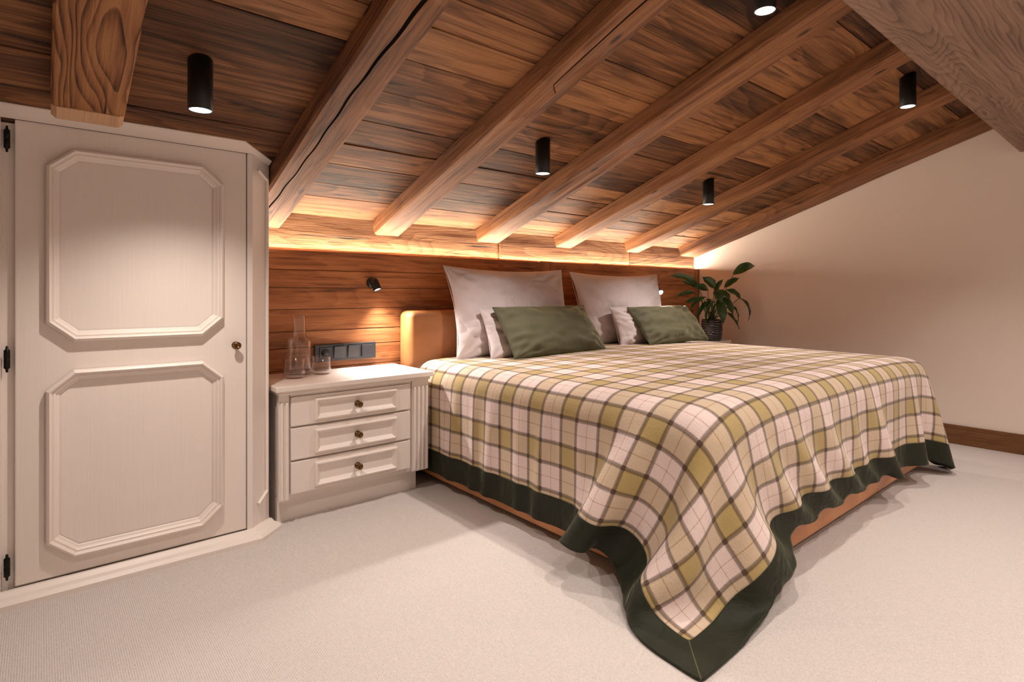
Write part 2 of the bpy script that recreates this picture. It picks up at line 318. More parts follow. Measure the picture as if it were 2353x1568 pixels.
def drape():
    rng=np.random.RandomState(4)
    h=.026
    BX0,BX1,BY0,BY1=1.425,3.575,.85,2.60      # bed block
    X0,X1=BX0-.448,BX1+.21; Y0,Y1=BY0-.43,2.44
    nx=int(round((X1-X0)/h))+1; ny=int(round((Y1-Y0)/h))+1
    xs=np.linspace(X0,X1,nx); ys=np.linspace(Y0,Y1,ny)
    hx=xs[1]-xs[0]; hy=ys[1]-ys[0]
    P=np.zeros((nx,ny,3)); P[...,0]=xs[:,None]; P[...,1]=ys[None,:]
    def crown(x,y):
        u=np.clip((x-BX0)/(BX1-BX0),0,1); v=np.clip((y-BY0)/(2.4-BY0),0,1)
        return .036*np.sin(np.pi*u)**.6*(.55+.45*np.sin(np.pi*np.clip(v*.9+.05,0,1)))
    P[...,2]=.60+crown(P[...,0],P[...,1])
    # gentle start folds so that the hanging parts buckle in vertical waves
    ph=rng.rand(8)*6.28
    w=sum(a*np.sin(k*P[...,1]+ph[i]) for i,(a,k) in enumerate(((.010,14),(.008,23),(.006,37),(.004,55))))
    w2=sum(a*np.sin(k*P[...,0]+ph[i+4]) for i,(a,k) in enumerate(((.010,11),(.006,21),(.006,34),(.003,50))))
    outL=np.clip((BX0-P[...,0])/.3,0,1); outF=np.clip((BY0-P[...,1])/.3,0,1)
    P[...,2]+=w*outL+w2*outF
    V=np.zeros_like(P)
    R=.085; cz=.25; TOP=.565
    hxb=(BX1-BX0)/2-R; hyb=(BY1-BY0)/2-R; hzb=(TOP+.3)/2-R
    C=np.array([(BX0+BX1)/2,(BY0+BY1)/2,TOP-(TOP+.3)/2])
    off=.008
    def collide(P,prev):
        q=P.copy(); q[...,2]-=crown(P[...,0],P[...,1])
        d=q-C; a=np.abs(d)-np.array([hxb,hyb,hzb])
        o=np.maximum(a,0); ln=np.sqrt((o**2).sum(-1))+1e-9
        inside=(a<0).all(-1)
        dist=np.where(inside,a.max(-1),ln)-R-off
        n=o/ln[...,None]*np.sign(d)
        if inside.any():
            am=a.argmax(-1); nn=np.zeros_like(P)
            np.put_along_axis(nn,am[...,None],1.,-1); nn*=np.sign(d)
            n=np.where(inside[...,None],nn,n)
        hit=dist<0
        if hit.any():
            corr=-dist[...,None]*n
            P[hit]+=corr[hit]
            mv=P-prev; tn=(mv*n).sum(-1,keepdims=True)*n
            tang=mv-tn
            P[hit]-=.12*tang[hit]
        f=P[...,2]<off
        if f.any():
            P[...,2][f]=off
            for k in (0,1):
                P[...,k][f]-=.2*(P[...,k][f]-prev[...,k][f])
        # bedside cabinet
        ns=(P[...,0]<1.408)&(P[...,1]>2.25)&(P[...,2]<.55)
        P[...,0][ns]=1.408
    def con(A,B,L,k):
        d=B-A; l=np.sqrt((d**2).sum(-1,keepdims=True))+1e-9
        c=.5*k*(l-L)/l*d
        A+=c; B-=c
    def solve(P,kb):
        for s in (0,1):
            m=(nx-1-s)//2; con(P[s:s+2*m:2],P[s+1:s+1+2*m:2],hx,1.)
            m=(ny-1-s)//2; con(P[:,s:s+2*m:2],P[:,s+1:s+1+2*m:2],hy,1.)
        D=np.hypot(hx,hy)
        for s in (0,1):
            m=(nx-1-s)//2
            for t in (0,1):
                k=(ny-1-t)//2
                a=P[s:s+2*m:2,t:t+2*k:2]; b=P[s+1:s+1+2*m:2,t+1:t+1+2*k:2]; con(a,b,D,.35)
                a=P[s+1:s+1+2*m:2,t:t+2*k:2]; b=P[s:s+2*m:2,t+1:t+1+2*k:2]; con(a,b,D,.35)
        for g,kk in ((2,kb),(4,kb*.6)):
            for s in range(g):
              for r in (0,1):
                st=s+r*g
                ia=np.arange(st,nx-g,2*g)
                if len(ia):
                    A=P[ia];B=P[ia+g];con(A,B,hx*g,kk);P[ia]=A;P[ia+g]=B
                ia=np.arange(st,ny-g,2*g)
                if len(ia):
                    A=P[:,ia];B=P[:,ia+g];con(A,B,hy*g,kk);P[:,ia]=A;P[:,ia+g]=B
    # the top lies still under its own weight and the pillows
    X2=xs[:,None]+0*ys[None,:]; Y2=ys[None,:]+0*xs[:,None]
    still=(np.clip((X2-1.50)/.15,0,1)*np.clip((3.50-X2)/.15,0,1)*np.clip((Y2-.93)/.15,0,1))[...,None]*.5
    REST=np.stack([X2,Y2],-1)
    # the near corner was pulled out by hand: where its hem came to rest
    def path(pts,h):
        pts=np.array(pts); d=np.r_[0,np.cumsum(np.sqrt((np.diff(pts,axis=0)**2).sum(1)))]
        n=int(d[-1]/h); s_=np.arange(n+1)*h
        return np.stack([np.interp(s_,d,pts[:,k]) for k in range(3)],-1)
    TL=path([(1.190,.728,.012),(1.205,.858,.012),(1.290,1.049,.012),(1.352,1.20,.02),(1.385,1.32,.03)],hy)
    TF=path([(1.190,.728,.012),(1.385,.737,.012),(1.564,.750,.045),(1.761,.747,.085)],hx*.96)
    xr=xs[len(TF):]; xr=xr[xr<2.75]
    e=(xr-xr[0])
    TF=np.concatenate([TF,np.stack([xr+(1.761-xr[0])+.02-(1.761-xr[0]-.02)*np.clip(e/1.15,0,1),.765+.055*np.clip(e/.12,0,1),.10+.04*np.clip(e/.2,0,1)],-1)])
    TC=np.array([3.715,.79,.025])
    dt=.018
    N=230
    for it in range(N):
        prev=P.copy()
        V[...,2]-=6.0*dt; V*=.985 if it<N*.7 else .92
        P+=V*dt
        for q_ in range(14):
            solve(P,.10)
            if q_%2: collide(P,prev)
        P[...,:2]+=still*(REST-P[...,:2])
        if it>N*.2:
            P[0,:len(TL)]+=.25*(TL-P[0,:len(TL)]); P[:len(TF),0]+=.5*(TF-P[:len(TF),0]); P[-1,0]+=.3*(TC-P[-1,0])
        V=(P-prev)/dt
        sp=np.sqrt((V**2).sum(-1,keepdims=True)); V*=np.minimum(1,3/np.maximum(sp,1e-6))
    for _ in range(3):
        Q=P.copy(); Q[1:-1,1:-1]=(P[1:-1,1:-1]*4+P[:-2,1:-1]+P[2:,1:-1]+P[1:-1,:-2]+P[1:-1,2:])/8
        P=Q
    P[:24,:22]=relax_corner(P[:24,:22])
    # hanging folds: soft ridges pushed outwards, growing towards the hem
    def ridge(c,table,dep):
        d=np.zeros_like(c)
        for p,wd,am,sl in table:
            d+=am*np.exp(-(((c-p-sl*dep)/wd)**2))
        return d
    x,y,z=P[...,0].copy(),P[...,1].copy(),P[...,2].copy()
    dep=np.clip((.56-z)/.45,0,1)
    L=np.clip((1.46-x)/.03,0,1)*np.clip((y-.98)/.12,0,1)
    g=np.clip(dep*3.0,0,1)*(.55+.6*dep)
    P[...,0]-=L*g*ridge(y,((2.32,.022,.010,.02),(2.20,.020,.014,-.04),(2.07,.024,.017,.05),(1.93,.018,.012,.03),(1.80,.030,.018,.06),(1.64,.022,.012,.02),(1.50,.020,.016,.05),(1.33,.030,.012,-.02),(1.20,.026,.010,-.05)),dep)*.9
    Fm=np.clip((.90-y)/.04,0,1)*np.clip((x-1.95)/.2,0,1)
    P[...,1]-=Fm*g*ridge(x,((2.60,.025,.003,.05),(2.92,.024,.004,.04),(3.20,.026,.005,.03)),dep)
    return P,xs,ys
# ================================================================ STRUCTURE
fl=box('floor',-1.3,XR+.1,-1.7,2.9,-.06,0,M['carpet']); fl['kind']='structure'
# make the carpet's coordinates independent of its size
wb=box('wall_back',-1.3,XR+.1,2.72,2.80,0,1.55,M['wall']); wb['kind']='structure'
def prism(name,poly,axis,a0,a1,mat,parent=None):
    """extrude a (u,z) polygon; axis 'x' -> polygon is (y,z), 'y' -> polygon is (x,z)"""
    v=[]
    for a in (a0,a1):
        for p,z in poly: v.append((a,p,z) if axis=='x' else (p,a,z))
    n=len(poly); f=[tuple(range(n)),tuple(range(n,2*n))]+[(i,(i+1)%n,n+(i+1)%n,n+i) for i in range(n)]
    me=pydata(name,v,f); bm=bmesh.new(); bm.from_mesh(me); bmesh.ops.recalc_face_normals(bm,faces=bm.faces); bm.to_mesh(me); bm.free()
    return link(name,me,mat,parent)
wr=prism('wall_right',[(-1.7,0),(2.8,0),(2.8,ZC(2.8)+.02),(-1.7,ZC(-1.7)+.02)],'x',XR,XR+.08,M['wall']); wr['kind']='structure'
wl=prism('wall_left',[(-1.7,0),(2.8,0),(2.8,ZC(2.8)+.02),(-1.7,ZC(-1.7)+.02)],'x',-1.3,-1.22,M['wall']); wl['kind']='structure'
wf=box('wall_front',-1.3,XR+.08,-1.78,-1.7,0,2.85,M['wall']); wf['kind']='structure'
ce=prism('ceiling',[(2.8,ZC(2.8)+.035),(-1.78,ZC(-1.78)+.035),(-1.78,ZC(-1.78)+.12),(2.8,ZC(2.8)+.12)],'x',-1.3,XR+.08,M['plank']); ce['kind']='structure'
# ceiling boards
def board_mesh(L,W,T=.028):
    bm=bm_new(); bm_box(bm,-L/2,L/2,-W/2,W/2,0,T)
    return bm_mesh(bm,'board',bev=.0016,seg=1)
s=0.0; y0=2.690; row=0
cuts_all=[.12,.76,1.39,2.04,2.68,3.40]
while True:
    wd=random.uniform(.115,.20) if row else .088; dy=wd*math.cos(AL)
    yc=y0-dy/2
    if yc<-1.6: break
    cuts=[]
    if row%3==1: cuts=[random.choice(cuts_all[1:4])]
    elif row%3==2: cuts=[random.choice(cuts_all[0:2]),random.choice(cuts_all[3:])]
    else: cuts=[random.choice(cuts_all[2:5])]
    xs_=[-1.22]+cuts+[XR]
    for a,b in zip(xs_[:-1],xs_[1:]):
        me=board_mesh(b-a-.002,wd-.002)
        o=link('board',me,M['plank'] if row else M['sill'],ce,((a+b)/2,yc,ZC(yc)+random.uniform(-.001,.006)),(-AL+random.uniform(-.004,.004),0,0))  # lowest row takes the paler sill wood, painting in the light strip's glow
    y0-=dy; row+=1
rafx=[(.02,.19),(.69,.845),(1.310,1.452),(1.962,2.122),(2.604,2.748),(3.335,3.475),(4.035,4.262)]
# wall plate (rough sill beam) in three lengths
sill=thing('trim_1','rough sawn wall plate under the rafters along the back wall','trim'); sill['kind']='structure'
def rough_board(name,x0,x1,z0,z1,y,T,mat,parent,amp=.004):
    nx=int((x1-x0)/.018); nz=14; v=[];f=[]
    cx=(x0+x1)/2
    for i in range(nx+1):
        for j in range(nz+1):
            x=x0+(x1-x0)*i/nx; z=z0+(z1-z0)*j/nz
            d=noise.noise(Vector((x*2.2,z*46,3+cx)))*amp+noise.noise(Vector((x*7,z*90,9+cx)))*amp*.5
            v.append((x-cx,d,z-z0))
    n1=(nz+1)
    for i in range(nx):
        for j in range(nz): f.append((i*n1+j,(i+1)*n1+j,(i+1)*n1+j+1,i*n1+j+1))
    b=len(v); v+=[(x0-cx,T,0),(x1-cx,T,0),(x1-cx,T,z1-z0),(x0-cx,T,z1-z0)]
    f.append((b,b+3,b+2,b+1))
    f.append(tuple([i*n1 for i in range(nx+1)][::-1]+[b,b+1]))
    f.append(tuple([i*n1+nz for i in range(nx+1)]+[b+2,b+3]))
    f.append(tuple(list(range(n1))+[b+3,b])); f.append(tuple([nx*n1+j for j in range(n1)][::-1]+[b+1,b+2]))
    me=pydata(name,v,f,True)
    return link(name,me,mat,parent,(cx,y,z0))
for a,b,y in ((.685,2.142,YS),(2.144,3.388,YS-.004),(3.390,XR,YS)):
    rough_board('board',a,b,1.02,1.312,y,.034,M['sill'],sill)
# panelling on the back wall
pan=thing('trim_2','reddish reclaimed plank panelling behind the bed','trim'); pan['kind']='structure'
def panels(x0,x1,zs,m=M['panel']):
    for a,b in zip(zs[:-1],zs[1:]):
        L=x1-x0; bm=bm_new(); bm_box(bm,-L/2,L/2,-.01,.01,0,b-a-.0025)
        link('plank',bm_mesh(bm,'plank',bev=.0018,seg=1),m,pan,((x0+x1)/2,YP+.01+random.uniform(-.0015,.0015),a))
panels(.66,2.432,[0,.13,.27,.42,.563,.665,.741,.843,.944,1.026,1.118])
panels(2.543,4.198,[0,.15,.30,.45,.60,.735,.868,.984,1.118])
for a,b in ((2.434,2.541),(4.200,XR)):
    bm=bm_new(); bm_box(bm,-(b-a)/2,(b-a)/2,-.012,.01,0,1.118); link('post',bm_mesh(bm,'post',bev=.002,seg=1),M['panelv'],pan,((a+b)/2,YP+.01,0))
# skirting
bb=box('baseboard_right',XR-.015,XR,-1.7,2.2,0,.114,M['base'],bev=.002); bb['kind']='structure'
# purlin across the room
def beam_mesh(name,L,W,D,n,amp,ch,crack=None,seed=0,taper=None,endcut=.0):
    """hewn timber along local +Y, underside at z=-D .. top z=0, x in 0..W ; crack = function y -> (x, depth) or None"""
    prof=[]
    def line(a,b,k):
        for i in range(k): t=i/k; prof.append((a[0]+(b[0]-a[0])*t,a[1]+(b[1]-a[1])*t))
    line((0,0),(0,-D+ch),4); line((0,-D+ch),(ch,-D),2); NB=28; i0=len(prof); line((ch,-D),(W-ch,-D),NB); line((W-ch,-D),(W,-D+ch),2); line((W,-D+ch),(W,0),4); prof.append((W,0))
    v=[];f=[];m=len(prof)
    for j in range(n+1):
        y=L*j/n
        wob=noise.noise(Vector((y*1.7,seed,0)))*amp*1.6
        c=crack(y) if crack else None
        kc=NB*2//3
        for q,(x,z) in enumerate(prof):
            r_=q-i0
            if crack and 0<=r_<=NB:
                cx=c[0] if c else W*.66; hw=c[2] if c else .004
                if r_<kc: x=ch+(cx-hw-ch)*r_/(kc-1)
                elif r_==kc: x=cx
                else: x=cx+hw+(W-ch-cx-hw)*(r_-kc-1)/(NB-kc-1)
            p=Vector((x,y,z))
            k=1 if z<-.001 else 0
            nz1=noise.noise(Vector((x*14+seed,y*2.2,z*14)))*amp+noise.noise(Vector((x*45+seed,y*6,z*45)))*amp*.45
            dx=dz=0
            if z<=-D+ch+1e-6: dz=nz1+wob
            if x<=1e-6 or x<ch: dx=nz1
            if x>=W-ch: dx=-nz1+wob
            if c and r_==kc: dz+=c[1]
            v.append((x+dx*k,y,z+dz*k))
    crack_faces=set()
    for j in range(n):
        for q in range(m-1):
            f.append((j*m+q,(j+1)*m+q,(j+1)*m+q+1,j*m+q+1))
            if crack and crack(L*(j+.5)/n) and q-i0 in (NB*2//3-1,NB*2//3): crack_faces.add(len(f)-1)
        f.append((j*m+m-1,(j+1)*m+m-1,(j+1)*m,j*m))
    f.append(tuple(range(m))); f.append(tuple(n*m+q for q in reversed(range(m))))
    me=pydata(name,v,f,True)
    bm=bmesh.new(); bm.from_mesh(me); bmesh.ops.recalc_face_normals(bm,faces=bm.faces); bm.to_mesh(me); bm.free()
    if crack_faces:
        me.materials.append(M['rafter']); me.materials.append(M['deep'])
        for k_ in crack_faces: me.polygons[k_].material_index=1
    for p in me.polygons: p.use_smooth=(len(p.vertices)==4)
    me.set_sharp_from_angle(angle=math.radians(32))
    return me
rlab=['short thick rafter with bold wavy grain and a pale cut end above the wardrobe',
 'cracked hewn rafter meeting the ceiling edge beside the wardrobe corner',
 'hewn rafter with a long dark crack ending above the left reading lamp',
 'rough reddish rafter ending above the left white pillow',
 'smooth brown rafter ending above the green cushion nearest the plant',
 'slim rafter ending just left of the last rafter by the plaster wall',
 'reddish rafter lying against the plaster wall']
rlab[4]='smooth brown rafter running to the wall plate between the two large white pillows'
def ck1(y):   # y measured from the top end down to the wall plate
    t=y
    x=.155*(.60-.32*min(1,max(0,(t-2.6)/1.9)))+.004*math.sin(t*5)
    return (x+.002*math.sin(t*31),.055,.0050+.0022*math.sin(t*2.7))
def ck2(y): return (.060+.008*math.sin(y*1.3)+.003*math.sin(y*6),.045,.0030+.0012*math.sin(y*3.1)) if y<3.3 else None
for i,(a,b) in enumerate(rafx):
    yt=-1.68; yb=YS-.002 if i else 2.06
    L=(yb-yt)/math.cos(AL); D=.077*math.cos(AL)
    t=thing('rafter',rlab[i],'beam',(a,yt,ZC(yt)),(-AL,0,0),'sloping rafters')
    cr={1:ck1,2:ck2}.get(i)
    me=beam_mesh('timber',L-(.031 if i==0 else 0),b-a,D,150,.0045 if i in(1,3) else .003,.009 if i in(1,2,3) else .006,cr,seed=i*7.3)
    link('timber',me,M['rafter_flame'] if i==0 else M['rafter'],t)
    if i==0:
        me=beam_mesh('cut_end',.060,b-a-.002,D+.004,8,.0008,.012,None,seed=3)
        o=link('cut_end',me,M['cut'],t,(.001,L-.032,0)); o['label']='pale rounded cut end'
        o.rotation_euler=(0,0,0)
L=XR+1.22
bmn=bm_new(); bmesh.ops.create_cube(bmn,size=1)
bmesh.ops.subdivide_edges(bmn,edges=bmn.edges,cuts=40,use_grid_fill=True)
for v in bmn.verts:
    x,y,z=v.co; p=Vector((x*L,y*.426,z*.185))
    d=noise.noise(Vector((p.x*1.3,p.y*11,p.z*11)))*.003
    v.co=Vector((p.x,p.y+(d if abs(y)>.49 else 0),p.z+(d if abs(z)>.49 else 0)))
bo=link('purlin',bm_mesh(bmn,'purlin',smooth=False),M['beam'],None,((XR-1.22)/2,.387,1.8105))
tag(bo,'massive grey-brown purlin with swirling grain crossing under the rafters','beam')
# ================================================================ WARDROBE
wd_=thing('built_in_wardrobe','cream painted built-in wardrobe with octagonal panel door and canted corner','wardrobe',(0,2.5,0))
def wpart(name,me,mat,par=None,loc=None):
    o=link(name,me,mat,par or wd_); 
    if (par or wd_) is wd_: o.location=Vector(loc or (0,0,0))-Vector((0,2.5,0))
    elif loc: o.location=loc
    return o
YD=2.248; YF=2.236
poly=[(-1.22,YF+.02),(-.092,YF+.02),(-.092,YD+.012),(.588,YD+.012),(.588,YF),(.606,YF),(.684,2.302),(.684,2.69),(-1.22,2.69)]
def vprism(name,poly,z0,z1,bev=0):
    bm=bm_new(); vs=[bm.verts.new((x,y,z0)) for x,y in poly]; f=bm.faces.new(vs)
    r=bmesh.ops.extrude_face_region(bm,geom=[f]); 
    for g in r['geom']:
        if isinstance(g,bmesh.types.BMVert): g.co.z=z1
    return bm_mesh(bm,name,bev=bev)
poly[0]=(-1.22,YF); poly[1]=(-.092,YF)
def vprism_top(name,poly,z0,top):
    n=len(poly); v=[(x,y,z0) for x,y in poly]+[(x,y,top(y)) for x,y in poly]
    f=[tuple(range(n)),tuple(range(n,2*n))]+[(i,(i+1)%n,n+(i+1)%n,n+i) for i in range(n)]
    me=pydata(name,v,f); bm=bmesh.new(); bm.from_mesh(me); bmesh.ops.recalc_face_normals(bm,faces=bm.faces); bm.to_mesh(me); bm.free(); return me
wpart('carcass',vprism_top('carcass',poly,0,lambda y:ZC(y)-.002),M['paint'])
# head rail above the door and threshold below
bm=bm_new(); bm_box(bm,-.092,.588,YF,YD+.02,1.4475,1.456); wpart('head_rail',bm_mesh(bm,'head_rail',bev=.001,seg=1),M['painth'])
# cornice: soffit that meets the ceiling boards
cp=[(-1.22,0),(.588,0),(.604,0),(.650,.038)]
v=[];f=[]
path=[(-1.22,YF),(.598,YF),(.684,2.302)]
outp=[(-1.22,2.160),(.562,2.160),(.684,2.262)]
for (x,y),(ox,oy) in zip(path,outp):
    zt=ZC(oy)-.001
    v+=[(x,y-.0005,1.4485),(ox,oy,zt-.003),(ox,oy,zt),(x,y,ZC(y)-.001)]
for i in range(2):
    for q in range(4):
        r=(q+1)%4; f.append((i*4+q,(i+1)*4+q,(i+1)*4+r,i*4+r))
f+=[(0,1,2,3),(8,9,10,11)]
me=pydata('cornice',v,f); bm=bmesh.new(); bm.from_mesh(me); bmesh.ops.recalc_face_normals(bm,faces=bm.faces); bm.to_mesh(me); bm.free()
wpart('cornice',me,M['painth'])
# plinth moulding
pr=[(0,0),(.056,0),(.056,.014),(.046,.024),(.024,.027),(.012,.038),(0,.038)]
def vsweep(name,path,prof):
    v=[];f=[];m=len(prof);N=len(path)
    for i,p in enumerate(path):
        p=Vector((p[0],p[1],0))
        a=(p-Vector((path[i-1][0],path[i-1][1],0))).normalized() if i else None
        b=(Vector((path[i+1][0],path[i+1][1],0))-p).normalized() if i<N-1 else None
        a=a or b; b=b or a
        na=Vector((a.y,-a.x,0));nb=Vector((b.y,-b.x,0)); mid=(na+nb).normalized(); k=1/mid.dot(na)
        for o,u in prof: v.append(p+mid*o*k+Vector((0,0,u)))
    for i in range(N-1):
        for q in range(m):
            r=(q+1)%m; f.append((i*m+q,(i+1)*m+q,(i+1)*m+r,i*m+r))
    f+=[tuple(range(m)),tuple((N-1)*m+q for q in range(m))]
    me=pydata(name,v,f); bm=bmesh.new(); bm.from_mesh(me); bmesh.ops.recalc_face_normals(bm,faces=bm.faces); bm.to_mesh(me); bm.free(); return me
wpart('plinth',vsweep('plinth',[(-1.22,YF),(.606,YF),(.684,2.302)],pr),M['painth'])
# door
bm=bm_new(); bm_box(bm,-.323,.323,-.010,.010,0,1.402)
dr=wpart('door',bm_mesh(bm,'door',bev=.003),M['paint'],None,(.2625,YD+.002,.040))
D0=Vector((.2625,YD+.002,.040))
def octo(x0,x1,z0,z1,cx,cz): return [(x0,0,z0+cz),(x0+cx,0,z0),(x1-cx,0,z0),(x1,0,z0+cz),(x1,0,z1-cz),(x1-cx,0,z1),(x0+cx,0,z1),(x0,0,z1-cz)]
mp_=[(0,0),(0,.012),(-.003,.020),(-.009,.0245),(-.014,.020),(-.0155,.014),(-.020,.015),(-.024,.011),(-.026,.006),(-.031,.004),(-.034,0)]
for z0,z1 in ((.766,1.369),(.093,.678)):
    path=[Vector(p)+Vector((0,-.0120,0))-Vector((D0.x,0,D0.z)) for p in octo(.010,.506,z0,z1,.068,.060)]
    o=link('moulding',sweep('moulding',path,mp_),M['paint'],dr)
# knob and its rose
kp=[(0,-.026),(.0045,-.0255),(.006,-.029),(.010,-.030),(.0128,-.027),(.0130,-.022),(.0085,-.017),(.0055,-.013),(.0055,-.007),(.0115,-.003),(.0135,.002),(0,.002)]
k=lathe_mesh('knob',[(r,-z) for r,z in kp],24); k.transform(Matrix.Rotation(math.pi/2,4,'X'))
def add_knob(par,loc,sc): 
    o=link('knob',k,M['bronze'],par,loc); o.scale=(sc,sc,sc); return o
add_knob(dr,Vector((.548,YD-.008,.726))-D0,1.05)
for zc in (1.375,.722,.105):
    me=lathe_mesh('hinge',[(0,-.040),(.003,-.038),(.0035,-.030),(.0075,-.026),(.0075,.0),(.0065,.001),(.0075,.002),(.0075,.026),(.0035,.030),(.003,.038),(0,.040)],12)
    link('hinge',me,M['dark'],dr,Vector((-.078,YD-.010,zc))-D0)
# mouldings on the canted corner
a=Vector((.606,YF,0)); b=Vector((.684,2.302,0)); d=(b-a).normalized(); nn=Vector((d.y,-d.x,0))
def cp_(t,z): return a+d*t+nn*.001+Vector((0,0,z))
L_=(b-a).length
pth=[cp_(.030,.118),cp_(L_-.018,.150),cp_(L_-.018,1.355),cp_(.030,1.385)]
me=sweep('corner_moulding',pth,[(-.006,0),(-.006,.006),(-.002,.010),(.003,.008),(.006,.004),(.006,0)],closed=False,normal=nn)
wpart('corner_moulding',me,M['paint'])
# ================================================================ BEDSIDE CABINETS
def cabinet(label,x0,x1):
    """x0..x1 = the worktop's ends; front faces -Y"""
    W=x1-x0; cx=(x0+x1)/2; yb=YP-.004
    t=thing('bedside_cabinet',label,'cabinet',(cx,2.45,0))
    t0=Vector((cx,2.45,0))
    def P(name,bm_,mat,par=None,bev=0,seg=2,sm=False):
        o=link(name,bm_mesh(bm_,name,bev=bev,seg=seg,smooth=sm),mat,par or t); return o
    def B(*a):
        bm=bm_new(); bm_box(bm,*a); return bm
    hw=W/2
    # top with an ogee edge
    pts=[(-hw,yb-2.45),(-hw,2.24-2.45),(hw,2.24-2.45),(hw,yb-2.45)]
    prof=[(-.02,-.028),(-.012,-.026),(-.006,-.018),(-.002,-.012),(0,-.006),(-.003,0)]
    bm=B(-hw+.002,hw-.002,2.243-2.45,yb-2.45,.530,.553); P('top',bm,M['painth'],bev=.004)
    bm=B(-hw+.014,hw-.014,2.252-2.45,yb-2.45,.516,.532); P('cornice',bm,M['painth'],bev=.006,seg=3)
    # body
    P('body',B(-hw+.03,hw-.024,2.286-2.45,yb-2.45,.098,.518),M['paint'])
    P('plinth',B(-hw+.03,hw-.05,2.326-2.45,yb-2.45,0,.10),M['painth'])
    # pilasters: fluted
    def pil(xa,xb):
        bm=B(xa,xb,2.272-2.45,2.30-2.45,.096,.516); o=P('pilaster',bm,M['paint'],bev=.002)
        n=4 if xb-xa>.05 else 2; w_=(xb-xa)/n
        for i in range(n):
            xc=xa+w_*(i+.5); pts_=[(xc,2.270-2.45,.100),(xc,2.270-2.45,.490)]
            bm=B(xc-w_*.30,xc+w_*.30,2.264-2.45,2.276-2.45,.100,.486)
            P('reed',bm,M['paint'],o,bev=.004,seg=3)
    pil(-hw+.020,-hw+.060); pil(hw-.100,hw-.014)
    # rail under the top and frame
    P('rail',B(-hw+.064,hw-.104,2.276-2.45,2.29-2.45,.505,.517),M['painth'],bev=.001,seg=1)
    # canted side of the right pilaster
    bx0,bx1=-hw+.066,hw-.111
    for za,zb in ((.386,.505),(.252,.380),(.117,.246)):
        o=P('drawer',B(bx0,bx1,2.268-2.45,2.288-2.45,za+.001,zb-.001),M['painth'],bev=.003)
        o.location=(0,0,0)
        mx0,mx1=bx0+.094,bx1-.072; mz0,mz1=za+.016,zb-.016
        path=[Vector((mx0,2.268-2.45,mz0)),Vector((mx1,2.268-2.45,mz0)),Vector((mx1,2.268-2.45,mz1)),Vector((mx0,2.268-2.45,mz1))]
        me=sweep('moulding',path,[(0,0),(0,.009),(-.003,.013),(-.007,.014),(-.012,.008),(-.020,.002),(-.023,0)])
        link('moulding',me,M['painth'],o)
        xm=(mx0+mx1)/2
        add_knob(o,(xm,2.266-2.45,(za+zb)/2),1.0)
    return t
# keep local frames simple: parts are authored around (cx,2.45)
cabinet('cream painted three-drawer bedside cabinet between the wardrobe and the bed',.692,1.404)
cabinet('cream painted three-drawer bedside cabinet under the potted plant by the plaster wall',3.612,4.085)
# ---------------------------------------------------------------- carafe and tumblers
car=lathe_mesh('bottle',[(0,.0),(.046,.0),(.0515,.005),(.052,.012),(.052,.140),(.050,.152),(.040,.166),(.030,.174),(.0265,.184),(.0262,.250),(.0275,.262),(.0262,.264),(.0240,.262),(.0235,.250),(.0238,.186),(.028,.172),(.038,.162),(.0465,.150),(.0485,.140),(.0485,.016),(.046,.010),(0,.009)],48)
c=link('carafe',car,M['glass'],None,(.888,2.548,.5535)); tag(c,'clear glass water carafe with straight narrow neck on the bedside cabinet','carafe')
def tumbler(x,y,r,h,label):
    me=lathe_mesh('tumbler',[(0,.0),(r-.006,.0),(r-.001,.004),(r,.010),(r,h-.001),(r-.0012,h),(r-.0024,h-.001),(r-.003,.022),(r-.008,.016),(0,.014)],40)
    o=link('tumbler',me,M['glass'],None,(x,y,.5535)); tag(o,label,'glass','tumblers on the bedside cabinet')
tumbler(.832,2.448,.0435,.083,'clear thick-based tumbler standing in front of the carafe beside the wardrobe')
tumbler(.968,2.495,.0415,.078,'clear thick-based tumbler to the right of the carafe, below the socket plate')
# ---------------------------------------------------------------- socket plate
sp=thing('socket_plate','anthracite four-gang plate with one socket and three switches above the cabinet','socket',(1.142,YP,.631))
bm=bm_new(); bm_box(bm,-.1555,.1555,-.012,.0,-.0405,.0405); link('frame',bm_mesh(bm,'frame',bev=.003),M['anthra'],sp)
for i in range(4):
    xc=-.1065+.071*i
    if i==0:
        bm=bm_new(); bm_box(bm,xc-.028,xc+.028,-.016,-.010,-.028,.028); o=link('socket',bm_mesh(bm,'socket',bev=.002),M['anthra'],sp)
        me=lathe_mesh('well',[(0,.004),(.0185,.004),(.0195,-.0045),(.0205,-.005),(.0205,0)],24); me.transform(Matrix.Rotation(math.pi/2,4,'X'))
        w2=link('well',me,M['anthra2'],o,(xc,-.0165,0))
    else:
        bm=bm_new(); bm_box(bm,xc-.029,xc+.029,-.019,-.010,-.029,.029)
        for v in bm.verts:
            if v.co.y<-.015: v.co.y+= .004*(v.co.z/.029)*(-1 if i!=3 else .2)
        link('switch_rocker',bm_mesh(bm,'switch_rocker',bev=.0015),M['anthra'],sp)
